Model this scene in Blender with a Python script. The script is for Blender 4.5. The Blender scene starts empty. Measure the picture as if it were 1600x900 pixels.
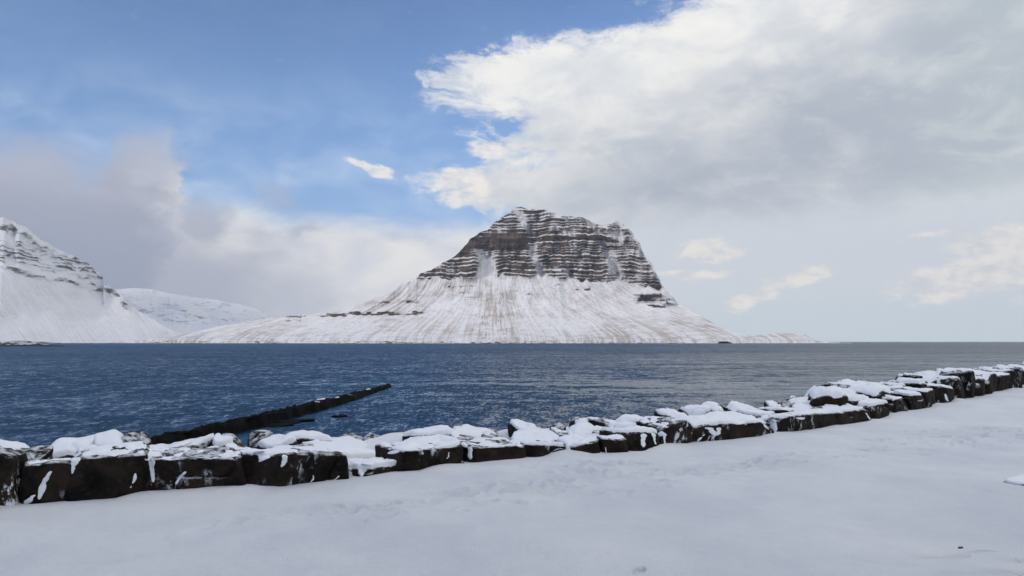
import bpy, bmesh, math, random
import numpy as np
from mathutils import Vector, Euler
from mathutils.bvhtree import BVHTree

S = bpy.context.scene
COL = S.collection
F = 1209.0          # focal length in pixels of the 1600 px wide photograph
HZ = 534.0          # image row of the horizon
EYE = 1.7
SEA = -2.8

# ------------------------------------------------------------------ camera
cam_d = bpy.data.cameras.new('camera')
cam = bpy.data.objects.new('camera', cam_d)
COL.objects.link(cam)
cam_d.sensor_width = 36.0
cam_d.lens = 36.0 * F / 1600.0
cam_d.clip_start = 0.05
cam_d.clip_end = 200000.0
PITCH = math.atan((HZ - 450.0) / F)
cam.location = (0, 0, EYE)
cam.rotation_euler = (math.pi / 2 + PITCH, 0, 0)
S.camera = cam
S.view_settings.view_transform = 'Standard'
S.view_settings.look = 'None'
S.view_settings.exposure = 0.3
S.view_settings.gamma = 1.0
S.cycles.max_bounces = 6
S.cycles.volume_bounces = 0

SUN_EL = math.radians(17)
SUN_AZ = math.radians(228)      # compass style: 0 = +Y, clockwise; behind the camera, to the left


def pxdir(x, y):
    """azimuth and elevation of a pixel of the photograph"""
    fx, fy, fz = (x - 800) / F, 1.0, (450 - y) / F
    cy = fy * math.cos(PITCH) - fz * math.sin(PITCH)
    cz = fy * math.sin(PITCH) + fz * math.cos(PITCH)
    return math.atan2(fx, cy), math.atan2(cz, math.hypot(fx, cy))


# ------------------------------------------------------------------ node helper
class NT:
    def __init__(s, tree):
        s.t = tree
        s.n = tree.nodes
        s.l = tree.links

    def node(s, kind, **kw):
        n = s.n.new(kind)
        for k, v in kw.items():
            setattr(n, k, v)
        return n

    def put(s, sock, v):
        if v is None:
            return
        if isinstance(v, bpy.types.NodeSocket):
            s.l.new(v, sock)
        else:
            if isinstance(v, (tuple, list)) and len(v) == 3 and sock.type == 'RGBA':
                v = (*v, 1.0)
            sock.default_value = v

    def m(s, op, a, b=None, c=None, clamp=False):
        n = s.node('ShaderNodeMath', operation=op, use_clamp=clamp)
        s.put(n.inputs[0], a)
        s.put(n.inputs[1], b)
        s.put(n.inputs[2], c)
        return n.outputs[0]

    def v(s, op, a, b=None):
        n = s.node('ShaderNodeVectorMath', operation=op)
        s.put(n.inputs[0], a)
        if op == 'SCALE':
            s.put(n.inputs['Scale'], b)
        else:
            s.put(n.inputs[1], b)
        return n.outputs['Value'] if op in ('LENGTH', 'DOT_PRODUCT') else n.outputs[0]

    def xyz(s, x, y, z):
        n = s.node('ShaderNodeCombineXYZ')
        for i, q in enumerate((x, y, z)):
            s.put(n.inputs[i], q)
        return n.outputs[0]

    def sep(s, vec):
        n = s.node('ShaderNodeSeparateXYZ')
        s.put(n.inputs[0], vec)
        return n.outputs

    def noise(s, vec, scale, detail=4, rough=.5, dist=0.0, color=False):
        n = s.node('ShaderNodeTexNoise')
        s.put(n.inputs['Vector'], vec)
        s.put(n.inputs['Scale'], scale)
        s.put(n.inputs['Detail'], detail)
        s.put(n.inputs['Roughness'], rough)
        s.put(n.inputs['Distortion'], dist)
        return n.outputs['Color' if color else 'Fac']

    def ramp(s, v, a, b, lo=0.0, hi=1.0, smooth=True):
        n = s.node('ShaderNodeMapRange', interpolation_type='SMOOTHSTEP' if smooth else 'LINEAR')
        s.put(n.inputs[0], v)
        for i, q in enumerate((a, b, lo, hi)):
            s.put(n.inputs[i + 1], q)
        return n.outputs[0]

    def mix(s, f, a, b, blend='MIX'):
        n = s.node('ShaderNodeMix', data_type='RGBA', blend_type=blend)
        s.put(n.inputs[0], f)
        s.put(n.inputs[6], a)
        s.put(n.inputs[7], b)
        return n.outputs[2]

    def curve(s, v, pts):
        n = s.node('ShaderNodeFloatCurve')
        s.put(n.inputs['Value'], v)
        c = n.mapping.curves[0]
        c.points[0].location = pts[0]
        c.points[1].location = pts[-1]
        for p in pts[1:-1]:
            c.points.new(*p)
        for p in c.points:
            p.handle_type = 'AUTO_CLAMPED'
        n.mapping.update()
        return n.outputs[0]


def lin(r, g, b):
    f = lambda c: (c / 255 / 12.92) if c / 255 <= .04045 else ((c / 255 + .055) / 1.055) ** 2.4
    return (f(r), f(g), f(b))


# ------------------------------------------------------------------ sky
W = bpy.data.worlds.new('World')
S.world = W
W.use_nodes = True
W.node_tree.nodes.clear()
w = NT(W.node_tree)
STR = 0.1


def rad(r, g, b, k=1.0):            # radiance seen, before the Background strength
    return tuple(c * k / STR * .955 for c in lin(r, g, b))


sky = w.node('ShaderNodeTexSky', sky_type='NISHITA', sun_disc=False)
sky.sun_elevation = SUN_EL
sky.sun_rotation = SUN_AZ
sky.altitude = 0
sky.air_density = 1.0
sky.dust_density = 0.6
sky.ozone_density = 2.5
D = w.node('ShaderNodeTexCoord').outputs['Generated']
dx, dy, dz = w.sep(D)
az = w.m('ARCTAN2', dx, dy)
el = w.m('ARCSINE', dz)
P0 = w.xyz(az, el, 0.0)
DS = w.v('MULTIPLY', D, (1.0, 1.0, 2.1))
warp = w.v('SUBTRACT', w.noise(DS, 5.0, 7, .6, 0, True), (.5, .5, .5))
warp2 = w.v('SUBTRACT', w.noise(DS, 22.0, 6, .62, .3, True), (.5, .5, .5))
PW = w.v('ADD', P0, w.v('ADD', w.v('MULTIPLY', warp, (.16, .10, 0)), w.v('MULTIPLY', warp2, (.055, .035, 0))))
PS = w.v('ADD', P0, w.v('ADD', w.v('MULTIPLY', warp, (.06, .045, 0)), w.v('MULTIPLY', warp2, (.045, .035, 0))))
pwx, pwy, _ = w.sep(PW)
n_big = w.noise(DS, 3.2, 8, .58, .2)
n_mid = w.noise(DS, 9.0, 8, .6, .4)
n_fine = w.noise(w.v('ADD', DS, w.v('SCALE', warp, .12)), 15.0, 10, .66, .5)
n_puff = w.noise(DS, 38.0, 8, .62, .2)


def blob(x, y, rx, ry, rot=0.0, soft=.5, P=None):
    a, e = pxdir(x, y)
    n = w.node('ShaderNodeMapping', vector_type='TEXTURE')
    w.put(n.inputs[0], P or PS)
    n.inputs['Location'].default_value = (a, e, 0)
    n.inputs['Rotation'].default_value = (0, 0, math.radians(rot))
    n.inputs['Scale'].default_value = (rx / F, ry / F, 1)
    return w.ramp(w.v('LENGTH', n.outputs[0]), 1 + soft, max(0.0, 1 - soft), 0, 1)


def puff(*a, **k):
    b_ = blob(*a, **k)
    return w.ramp(w.m('ADD', b_, w.m('MULTIPLY', w.m('SUBTRACT', n_puff, .5), 1.8)), .22, 1.1)


def union(*ms):
    r = ms[0]
    for q in ms[1:]:
        r = w.m('MAXIMUM', r, q)
    return r


E0, E1, A0, A1 = -.15, .75, -1.0, 1.0
# left edge of the great cloud as azimuth over elevation
edge_px = [(400, 700), (352, 775), (330, 735), (312, 672), (296, 664), (278, 690), (262, 740), (235, 748), (205, 728),
           (180, 700), (150, 672), (120, 640), (98, 655), (80, 780), (60, 860), (35, 935), (5, 990), (-60, 1060), (-160, 1150)]
pts = []
for y, x in edge_px:
    a, e = pxdir(x, y)
    pts.append(((e - E0) / (E1 - E0), (a - A0) / (A1 - A0)))
pts = [(0.0, pts[0][1])] + pts + [(1.0, .8)]
e_n = w.ramp(pwy, E0, E1, 0, 1, False)
edge = w.ramp(w.curve(e_n, pts), 0, 1, A0, A1, False)
m_main = w.ramp(w.m('ADD', w.m('DIVIDE', w.m('SUBTRACT', pwx, edge), .10), w.m('MULTIPLY', w.m('SUBTRACT', n_fine, .5), 3.4)), -.35, 1.1, 0, 1)
m_main = w.m('MULTIPLY', m_main, w.ramp(w.m('SUBTRACT', pwx, edge), -.15, -.04))
m_main = w.m('MULTIPLY', m_main, w.ramp(az, 1.3, 2.8, 1, .35))
# upper edge of the low cloud bank as elevation over azimuth
low_px = [(-400, 150), (-100, 205), (0, 226), (50, 220), (90, 228), (125, 262), (160, 262), (190, 222), (230, 210), (268, 222),
          (285, 290), (320, 312), (380, 322), (430, 335), (520, 342), (620, 346), (720, 350), (800, 350), (1000, 345), (1300, 330),
          (1600, 300), (2200, 250)]
pts = []
for x, y in low_px:
    a, e = pxdir(x, y)
    pts.append(((a - A0) / (A1 - A0), (e - E0) / (E1 - E0)))
pts = [(0.0, pts[0][1])] + pts + [(1.0, pts[-1][1])]
psx, psy, _ = w.sep(PS)
top = w.ramp(w.curve(w.ramp(psx, A0, A1, 0, 1, False), pts), 0, 1, E0, E1, False)
m_low = w.ramp(w.m('SUBTRACT', top, psy), -.012, .03, 0, 1)

a250, _e = pxdir(270, 300)
CREAM, WHITE, GREY, MAUVE, PALE = rad(238, 236, 231), rad(226, 228, 229), rad(169, 177, 188), rad(149, 156, 175), rad(208, 214, 219)
base = w.mix(1.0, sky.outputs[0], (.86, 1.0, 1.28), 'MULTIPLY')
base = w.mix(w.ramp(el, .42, .12, .0, .45, False), base, rad(142, 186, 238))
# thin veils over the blue
veil = w.m('MULTIPLY', w.ramp(n_mid, .36, .8), w.ramp(el, .36, .14, .05, .85))
col = w.mix(veil, base, rad(190, 208, 232))
# the great cloud: bright towards its edge, grey underneath
g1 = union(blob(1330, 215, 420, 120, 8, .75), blob(1120, 285, 230, 60, -4, .8), blob(1560, 60, 150, 160, 0, .8))
g1 = w.m('MULTIPLY', g1, w.ramp(n_big, .25, .62, .55, 1.0))
g1 = w.m('ADD', g1, w.ramp(n_mid, .35, .7, .22, -.12), None, True)
cmain = w.mix(g1, w.mix(w.ramp(n_mid, .38, .66), WHITE, CREAM), GREY)
lowr = w.m('MULTIPLY', w.ramp(el, .19, .10), w.ramp(az, .1, .25))
cmain = w.mix(lowr, cmain, PALE)
cmain = w.mix(w.ramp(az, .40, .62, 0, .35), cmain, rad(190, 202, 200))
cmain = w.mix(w.ramp(n_fine, .34, .62, .10, 0), cmain, rad(160, 168, 182))
cmain = w.mix(w.ramp(n_fine, .5, .7, 0, .22), cmain, rad(238, 237, 232))
dens = w.m('MULTIPLY', m_main, w.ramp(w.m('ADD', m_main, n_mid), .55, 1.15, .0, 1.0))
col = w.mix(dens, col, cmain)
# low bank: mauve grey on the left, creamy in the middle, pale on the right
gl = w.ramp(w.m('ADD', pwx, w.m('MULTIPLY', w.m('SUBTRACT', n_fine, .5), .10)), pxdir(200, 300)[0], pxdir(335, 300)[0], 1, 0)
gl = union(gl, w.m('MULTIPLY', blob(375, 412, 75, 36, 5, .6, PW), .6), w.m('MULTIPLY', blob(300, 350, 40, 36, 0, .6, PW), .75),
           w.m('MULTIPLY', blob(470, 372, 26, 9, 0, .8, PW), .55), w.m('MULTIPLY', blob(260, 440, 180, 70, 0, .6, PW), .75))
gl = w.m('MULTIPLY', gl, w.ramp(n_mid, .2, .5, .8, 1.0))
clow = w.mix(w.ramp(n_mid, .35, .65), rad(212, 214, 221), CREAM)
clow = w.mix(w.ramp(el, .13, .03, 0, .5), clow, rad(205, 208, 216))
clow = w.mix(gl, clow, w.mix(w.ramp(el, .25, .10), rad(172, 175, 188), MAUVE))
clow = w.mix(w.ramp(az, -.02, .12), clow, PALE)
col = w.mix(m_low, col, clow)
# low right sky goes slightly bluer towards the horizon
col = w.mix(w.m('MULTIPLY', w.ramp(el, .09, .0), w.ramp(az, .1, .3, 0, .8)), col, rad(197, 211, 218))
# separate small clouds
cum = union(puff(1245, 434, 52, 20, 8, .35), puff(1185, 458, 68, 15, 14, .45), puff(1105, 386, 50, 16, 0, .6),
            puff(1085, 421, 52, 8, 0, .7), puff(1500, 440, 80, 25, 8, .5), puff(1580, 405, 70, 48, 10, .5), puff(1475, 376, 52, 8, 0, .8),
            puff(575, 263, 48, 9, -17, .5), puff(720, 296, 52, 26, 0, .45), puff(775, 240, 50, 20, 0, .6))
ccum = w.mix(w.ramp(n_puff, .36, .62), rad(212, 212, 214), rad(242, 236, 226))
col = w.mix(w.m('MULTIPLY', cum, .85), col, ccum)
m_mauve = union(blob(235, 245, 42, 34, 0, .5), blob(60, 250, 85, 34, 0, .5), blob(425, 312, 26, 18, 0, .8))
col = w.mix(w.m('MULTIPLY', m_mauve, .55), col, rad(170, 177, 195))
col = w.mix(w.m('MULTIPLY', m_main, w.ramp(el, .40, .6)), col, rad(226, 225, 220, 1.2))
# unseen sky overhead, brightened to throw more light on the snow
col = w.mix(w.m('MULTIPLY', w.ramp(el, .65, 1.1), w.ramp(n_big, .3, .6, .45, 1)), col, rad(226, 226, 229, 1.62))
bg = w.node('ShaderNodeBackground')
w.put(bg.inputs[0], col)
bg.inputs[1].default_value = STR
w.l.new(bg.outputs[0], w.node('ShaderNodeOutputWorld').inputs[0])

# ------------------------------------------------------------------ sun
sd = bpy.data.lights.new('sun', 'SUN')
sd.energy = 1.45
sd.angle = math.radians(4)
sd.color = (1.0, .90, .80)
sun = bpy.data.objects.new('sun', sd)
COL.objects.link(sun)
sdir = Vector((math.sin(SUN_AZ) * math.cos(SUN_EL), math.cos(SUN_AZ) * math.cos(SUN_EL), math.sin(SUN_EL)))
sun.rotation_euler = (-sdir).to_track_quat('-Z', 'Y').to_euler()
sun.location = (-20, -30, 20)

# ------------------------------------------------------------------ numpy noise
_rs = np.random.RandomState(7)
_perm = _rs.permutation(4096)
_val = _rs.rand(4096) * 2 - 1


def vnoise(x, y, z=0.0, seed=0):
    x, y, z = np.broadcast_arrays(np.asarray(x, float), np.asarray(y, float), np.asarray(z, float))
    xi, yi, zi = np.floor(x), np.floor(y), np.floor(z)
    fx, fy, fz = x - xi, y - yi, z - zi
    fx, fy, fz = (f * f * f * (f * (f * 6 - 15) + 10) for f in (fx, fy, fz))
    xi, yi, zi = xi.astype(int) + seed * 131, yi.astype(int), zi.astype(int)

    def h(a, b, c):
        return _val[_perm[(_perm[(_perm[a & 4095] + b) & 4095] + c) & 4095]]
    r = 0
    for i in (0, 1):
        wx = fx if i else 1 - fx
        for j in (0, 1):
            wy = fy if j else 1 - fy
            for k in (0, 1):
                wz = fz if k else 1 - fz
                r = r + wx * wy * wz * h(xi + i, yi + j, zi + k)
    return r


def fbm(x, y, z=0.0, oct=4, seed=0, gain=.5):
    r, a, f = 0, 1.0, 1.0
    for o in range(oct):
        r = r + a * vnoise(np.asarray(x) * f + 17.3 * o, np.asarray(y) * f - 9.1 * o, np.asarray(z) * f + 3.7 * o, seed + o)
        a *= gain
        f *= 2.03
    return r


def ss(a, b, x):
    t = np.clip((x - a) / (b - a), 0, 1)
    return t * t * (3 - 2 * t)


# ------------------------------------------------------------------ mesh helpers
def tag(o, label=None, cat=None, group=None, kind=None):
    for k, v in (('label', label), ('category', cat), ('group', group), ('kind', kind)):
        if v:
            o[k] = v
    return o


def mesh_obj(name, verts, faces, mat, parent=None, smooth=True, attrs=None, uv=None):
    me = bpy.data.meshes.new(name)
    verts = np.asarray(verts, np.float32)
    faces = np.asarray(faces, np.int32)
    k = faces.shape[1]
    me.vertices.add(len(verts))
    me.vertices.foreach_set('co', verts.ravel())
    me.loops.add(faces.size)
    me.loops.foreach_set('vertex_index', faces.ravel())
    me.polygons.add(len(faces))
    me.polygons.foreach_set('loop_start', np.arange(0, faces.size, k, dtype=np.int32))
    me.polygons.foreach_set('loop_total', np.full(len(faces), k, np.int32))
    me.polygons.foreach_set('use_smooth', np.full(len(faces), smooth, bool))
    me.update(calc_edges=True)
    for an, av in (attrs or {}).items():
        a = me.attributes.new(an, 'FLOAT', 'POINT')
        a.data.foreach_set('value', np.asarray(av, np.float32).ravel())
    if uv is not None:
        a = me.attributes.new('flow', 'FLOAT_VECTOR', 'POINT')
        a.data.foreach_set('vector', np.asarray(uv, np.float32).ravel())
    me.materials.append(mat)
    o = bpy.data.objects.new(name, me)
    COL.objects.link(o)
    if parent:
        o.parent = parent
    return o


def grid_faces(nr, nc, flip=False):
    i = np.arange(nr - 1)[:, None] * nc + np.arange(nc - 1)[None, :]
    f = np.stack([i, i + 1, i + 1 + nc, i + nc], -1).reshape(-1, 4)
    return f[:, ::-1] if flip else f


def new_mat(name):
    m = bpy.data.materials.new(name)
    m.use_nodes = True
    m.node_tree.nodes.clear()
    t = NT(m.node_tree)
    b = t.node('ShaderNodeBsdfPrincipled')
    t.l.new(b.outputs[0], t.node('ShaderNodeOutputMaterial').inputs[0])
    return m, t, b


def attr(t, name, out='Fac'):
    return t.node('ShaderNodeAttribute', attribute_name=name).outputs[out]


def bump(t, b, h, strength, dist):
    n = t.node('ShaderNodeBump')
    n.inputs['Strength'].default_value = strength
    n.inputs['Distance'].default_value = dist
    t.put(n.inputs['Height'], h)
    t.l.new(n.outputs[0], b.inputs['Normal'])
    return n


# ------------------------------------------------------------------ materials
def snow_material():
    m, t, b = new_mat('fresh_snow')
    P = t.node('ShaderNodeTexCoord').outputs['Object']
    c = t.mix(t.ramp(t.noise(P, .7, 4, .6), .35, .7), (.78, .80, .84), (.86, .865, .875))
    grain = t.noise(P, 55, 3, .7)
    c = t.mix(t.ramp(grain, .3, .7, 0, .10), c, (.66, .69, .75))
    t.put(b.inputs['Base Color'], c)
    b.inputs['Roughness'].default_value = .55
    b.inputs['Specular IOR Level'].default_value = .25
    b.inputs['Subsurface Weight'].default_value = .0
    h = t.m('ADD', t.m('MULTIPLY', t.noise(P, 70, 3, .7), .25), t.m('ADD', t.m('MULTIPLY', t.noise(P, 9, 5, .6), .5), t.noise(P, 1.8, 3, .5)))
    bump(t, b, h, .55, .02)
    return m


def ground_material():
    m, t, b = new_mat('ground_snow')
    P = t.node('ShaderNodeTexCoord').outputs['Object']
    c = t.mix(t.ramp(t.noise(P, .45, 5, .6), .35, .7), (.67, .695, .735), (.79, .805, .815))  # ground snow, duller than the snow on the rocks
    c = t.mix(t.ramp(t.noise(P, 45, 3, .75), .3, .7, 0, .12), c, (.47, .49, .53))
    c = t.mix(attr(t, 'bank_white'), c, (.80, .81, .84))  # whiter on the bank behind the wall front
    dirt = attr(t, 'dirt')
    dn = t.m('MULTIPLY', dirt, t.ramp(t.noise(P, 22, 5, .7), .3, .6, .2, 1))
    c = t.mix(dn, c, (.28, .25, .21))
    t.put(b.inputs['Base Color'], c)
    b.inputs['Roughness'].default_value = .6
    b.inputs['Specular IOR Level'].default_value = .25
    wr = t.noise(t.v('MULTIPLY', P, (1.2, 4.5, 1)), 1.6, 5, .62, .6)
    h = t.m('ADD', t.m('MULTIPLY', t.noise(P, 60, 4, .75), .45), t.m('ADD', t.m('MULTIPLY', t.noise(P, 8, 5, .6), .6), t.m('ADD', t.noise(P, 1.3, 4, .5), t.m('MULTIPLY', wr, .7))))
    bump(t, b, h, 1.0, .04)
    return m


def rock_material():
    m, t, b = new_mat('basalt')
    tc = t.node('ShaderNodeTexCoord')
    P = tc.outputs['Object']
    oi = t.node('ShaderNodeObjectInfo').outputs['Random']
    off = t.v('ADD', P, t.xyz(t.m('MULTIPLY', oi, 31.0), t.m('MULTIPLY', oi, 17.0), 0.0))
    c = t.mix(t.ramp(t.noise(off, 2.2, 6, .65), .35, .68), (.0045, .004, .0036), (.030, .021, .015))
    c = t.mix(t.m('MULTIPLY', t.ramp(t.noise(off, 1.1, 5, .6), .52, .72), .7), c, (.036, .020, .012))
    c = t.mix(t.ramp(t.noise(off, 14, 4, .7), .54, .74, 0, .7), c, (.042, .038, .034))
    # wind-blown dusting caught on the rough faces
    st = t.v('MULTIPLY', off, (1.0, 1.0, .55))
    reg = t.ramp(t.noise(off, 1.7, 2, .5), .56, .68)
    fl = t.m('MULTIPLY', t.ramp(t.noise(st, 11, 6, .68), .53, .60), reg)
    g = t.node('ShaderNodeNewGeometry')
    nz = t.sep(g.outputs['Normal'])[2]
    up = t.m('MULTIPLY', t.ramp(nz, .45, .85), t.ramp(t.noise(off, 9, 5, .65), .40, .60, .0, .85))
    c = t.mix(union_f(t, fl, up), c, (.70, .72, .76))
    t.put(b.inputs['Base Color'], c)
    b.inputs['Roughness'].default_value = .78
    b.inputs['Specular IOR Level'].default_value = .12
    h = t.m('ADD', t.noise(off, 5, 8, .65), t.m('MULTIPLY', t.noise(off, 26, 4, .7), .35))
    bump(t, b, h, .9, .05)
    return m


def union_f(t, a, b):
    return t.m('MAXIMUM', a, b)


def wet_material():
    m, t, b = new_mat('wet_dark_stone')
    P = t.node('ShaderNodeTexCoord').outputs['Object']
    t.put(b.inputs['Base Color'], t.mix(t.ramp(t.noise(P, 1.5, 6, .7), .35, .7), (.002, .002, .002), (.008, .007, .006)))
    b.inputs['Roughness'].default_value = .7
    b.inputs['Specular IOR Level'].default_value = .06
    bump(t, b, t.noise(P, 3, 8, .7), .8, .15)
    return m


def mountain_material(name, rock_a, rock_b, tan, tan_amt, line_amt):
    m, t, b = new_mat(name)
    P = t.node('ShaderNodeTexCoord').outputs['Object']
    flow = attr(t, 'flow', 'Vector')
    snow, grass = attr(t, 'snow'), attr(t, 'grass')
    PZ = t.v('MULTIPLY', P, (.006, .006, .085))
    rn = t.noise(PZ, 1.0, 8, .7)
    rock = t.mix(t.ramp(rn, .32, .68), rock_a, rock_b)
    rock = t.mix(t.ramp(t.noise(P, .012, 5, .6), .5, .72, 0, .55), rock, (.105, .062, .042))
    n1 = t.noise(t.v('MULTIPLY', flow, (.30, .018, 1)), 1.0, 8, .66, .12)
    n2 = t.noise(t.v('MULTIPLY', flow, (.70, .035, 1)), 1.0, 5, .65, .25)
    n3 = t.noise(P, .02, 6, .6)
    white = (.78, .775, .785) if line_amt > .9 else (.69, .70, .73)  # far slopes duller: cloud shade put into the snow colour
    g = t.m('MULTIPLY', t.m('MULTIPLY', grass, t.ramp(n1, .42, .66)), tan_amt, None, True)
    g = t.m('ADD', g, t.m('MULTIPLY', t.m('MULTIPLY', grass, t.ramp(n3, .42, .7)), tan_amt * .6), None, True)
    sc = t.mix(g, white, tan)
    n4 = t.noise(t.v('MULTIPLY', flow, (.9, .16, 1)), 1.0, 6, .75, .5)
    line = t.m('MULTIPLY', t.m('MULTIPLY', t.m('MAXIMUM', t.ramp(n2, .56, .66), t.ramp(n4, .53, .64)), grass), line_amt, None, True)
    line = t.m('MULTIPLY', line, t.ramp(n3, .38, .62, .25, 1))
    sc = t.mix(line, sc, (.20, .175, .16))
    mot = t.noise(t.v('MULTIPLY', P, (.07, .07, .10)), 1.0, 6, .8)
    sc = t.mix(t.m('MULTIPLY', t.ramp(mot, .50, .66), line_amt * .55), sc, (.30, .28, .27))
    fine = t.noise(t.v('MULTIPLY', P, (.10, .10, .22)), 1.0, 6, .75)
    f = t.m('ADD', snow, t.m('MULTIPLY', t.m('SUBTRACT', fine, .5), 1.15))
    f = t.m('ADD', f, t.m('MULTIPLY', t.m('SUBTRACT', rn, .5), .7))
    f = t.ramp(f, .30, .70)
    t.put(b.inputs['Base Color'], t.mix(f, rock, sc))
    b.inputs['Roughness'].default_value = .85
    b.inputs['Specular IOR Level'].default_value = .1
    h = t.m('ADD', t.m('MULTIPLY', t.noise(t.v('MULTIPLY', P, (.03, .03, .10)), 1.0, 8, .7), t.m('SUBTRACT', 1.4, snow)), t.m('MULTIPLY', n1, .35))
    bump(t, b, h, .8, 14.0)
    return m


def sea_material():
    m, t, b = new_mat('rippled_sea')
    P = t.node('ShaderNodeNewGeometry').outputs['Position']
    PX = t.v('MULTIPLY', P, (1.5, .65, 1.0))

    PF = t.v('MULTIPLY', P, (2.0, .6, 1.0))

    def slopes(scale, det, rough):
        return t.v('SUBTRACT', t.noise(PF if scale > 2 else PX, scale, det, rough, .3, True), (.5, .5, .5))
    patch = t.noise(t.v('MULTIPLY', P, (.004, .018, 1)), 1.0, 5, .6, .6)
    patch2 = t.noise(t.v('MULTIPLY', P, (.03, .11, 1)), 1.0, 4, .6, .4)
    amp = t.m('MULTIPLY', t.ramp(patch, .3, .7, .78, 1.18), t.ramp(patch2, .3, .7, .82, 1.15))
    gx, gy, _g = t.sep(P)
    shel = t.m('MULTIPLY', t.ramp(t.m('ADD', gy, t.m('MULTIPLY', patch2, 60.0)), 420, 90), t.ramp(t.m('ADD', gx, t.m('MULTIPLY', t.m('SUBTRACT', patch, .5), 260.0)), -75, 55))
    lane = t.noise(t.v('MULTIPLY', P, (.09, .20, 1)), 1.0, 5, .68, .8)
    lane2 = t.noise(t.v('MULTIPLY', P, (.012, .035, 1)), 1.0, 3, .6, .5)
    calm = t.m('MULTIPLY', shel, t.ramp(t.m('ADD', t.m('MULTIPLY', lane, .7), t.m('MULTIPLY', lane2, .3)), .42, .54, .15, 1.0))
    amp = t.m('MULTIPLY', amp, t.ramp(calm, 0, 1, 1.0, .24, False))
    s = t.v('ADD', t.v('SCALE', slopes(2.8, 3, .7), .95), t.v('ADD', t.v('SCALE', slopes(.62, 5, .7), .78), t.v('SCALE', slopes(.10, 3, .5), .16)))
    s = t.v('SCALE', s, amp)
    sx, sy, _ = t.sep(s)
    N = t.v('NORMALIZE', t.xyz(t.m('MULTIPLY', sx, .8), t.m('SUBTRACT', t.m('MULTIPLY', sy, 1.3), t.m('MULTIPLY', amp, .285)), 1.0))
    t.put(b.inputs['Normal'], N)
    t.put(b.inputs['Base Color'], t.mix(t.ramp(patch, .35, .65), (.004, .028, .062), (.006, .038, .078)))
    b.inputs['Roughness'].default_value = .19
    b.inputs['IOR'].default_value = 1.333
    return m


M_SNOW, M_GROUND, M_ROCK, M_WET = snow_material(), ground_material(), rock_material(), wet_material()
M_SEA = sea_material()
M_KIRK = mountain_material('banded_basalt_and_snow', (.036, .028, .024), (.150, .113, .090), (.47, .415, .375), 1.0, 1.0)
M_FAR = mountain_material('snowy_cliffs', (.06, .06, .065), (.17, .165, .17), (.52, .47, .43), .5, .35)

# ------------------------------------------------------------------ sea
R = 90000.0
sea = mesh_obj('sea', [(-R, -R, SEA), (R, -R, SEA), (R, R, SEA), (-R, R, SEA)], [(0, 1, 2, 3)], M_SEA, smooth=False)
tag(sea, kind='structure')


# ------------------------------------------------------------------ mountains
def relief(name, u0, u1, nu, sil, qb, nq, angle, offset, snowf, grassf, mat, y_shore=None, back=40, seed=0, flowshift=None, backangle=38):
    """A hillside laid from its shoreline (row qb) up to its skyline (row sil), then down its far side.
    angle(u, q) is the steepness in degrees, offset(u, q) the relief of buttresses and gullies in metres."""
    u = np.linspace(u0, u1, nu)
    qs, qbv = sil(u), qb(u)
    qs = np.minimum(qs, qbv - .15)
    s = np.linspace(0, 1, nq)[:, None]
    q = qbv[None, :] + (qs - qbv)[None, :] * s
    U = np.broadcast_to(u[None, :], q.shape)
    ang = np.radians(angle(U, q))
    c = 1 / np.tan(ang)
    Y = np.empty_like(q)
    Y[0] = (EYE - SEA + 1.0) * F / (qbv - HZ) if y_shore is None else y_shore(u)
    for i in range(1, nq):
        dq = q[i - 1] - q[i]
        den = np.maximum(1 - c[i] * (HZ - q[i]) / F, .25)
        Y[i] = Y[i - 1] + c[i] * dq / F * Y[i - 1] / den
    Y = Y + offset(U, q) * ss(0, .06, s)
    Z = EYE + (HZ - q) / F * Y
    X = (U - 800) / F * Y
    # far side
    nb = back
    Yc, Zc = Y[-1], Z[-1]
    drop = np.linspace(0, 1, nb + 1)[1:, None] ** 1.3
    ta = math.tan(math.radians(backangle))
    Yb = Yc[None] + drop * (Zc - SEA + 15)[None] / ta + 14 * fbm(U[:1] / 30 + 3, drop * 4, oct=3, seed=seed) * ss(0, .2, drop)
    Zb = Zc[None] - drop * (Zc - SEA + 15)[None]
    Xb = (u - 800)[None] / F * Yb
    V = np.stack([np.concatenate([X, Xb]), np.concatenate([Y, Yb]), np.concatenate([Z, Zb])], -1).reshape(-1, 3)
    sn = np.concatenate([snowf(U, q), np.full(Yb.shape, .75)])
    gr = np.concatenate([grassf(U, q), np.full(Yb.shape, .5)])
    fs = flowshift(U, q) if flowshift else 0 * q
    fl = np.stack([np.concatenate([U + fs, np.broadcast_to(u, Yb.shape)]), np.concatenate([q, np.broadcast_to(qs, Yb.shape) - drop * 60]),
                   np.zeros((nq + nb, nu))], -1).reshape(-1, 3)
    o = mesh_obj(name, V, grid_faces(nq + nb, nu), mat, attrs={'snow': sn, 'grass': gr}, uv=fl)
    return o


def poly(pts):
    a = np.array(sorted(pts), float)
    return lambda x: np.interp(x, a[:, 0], a[:, 1])


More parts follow.
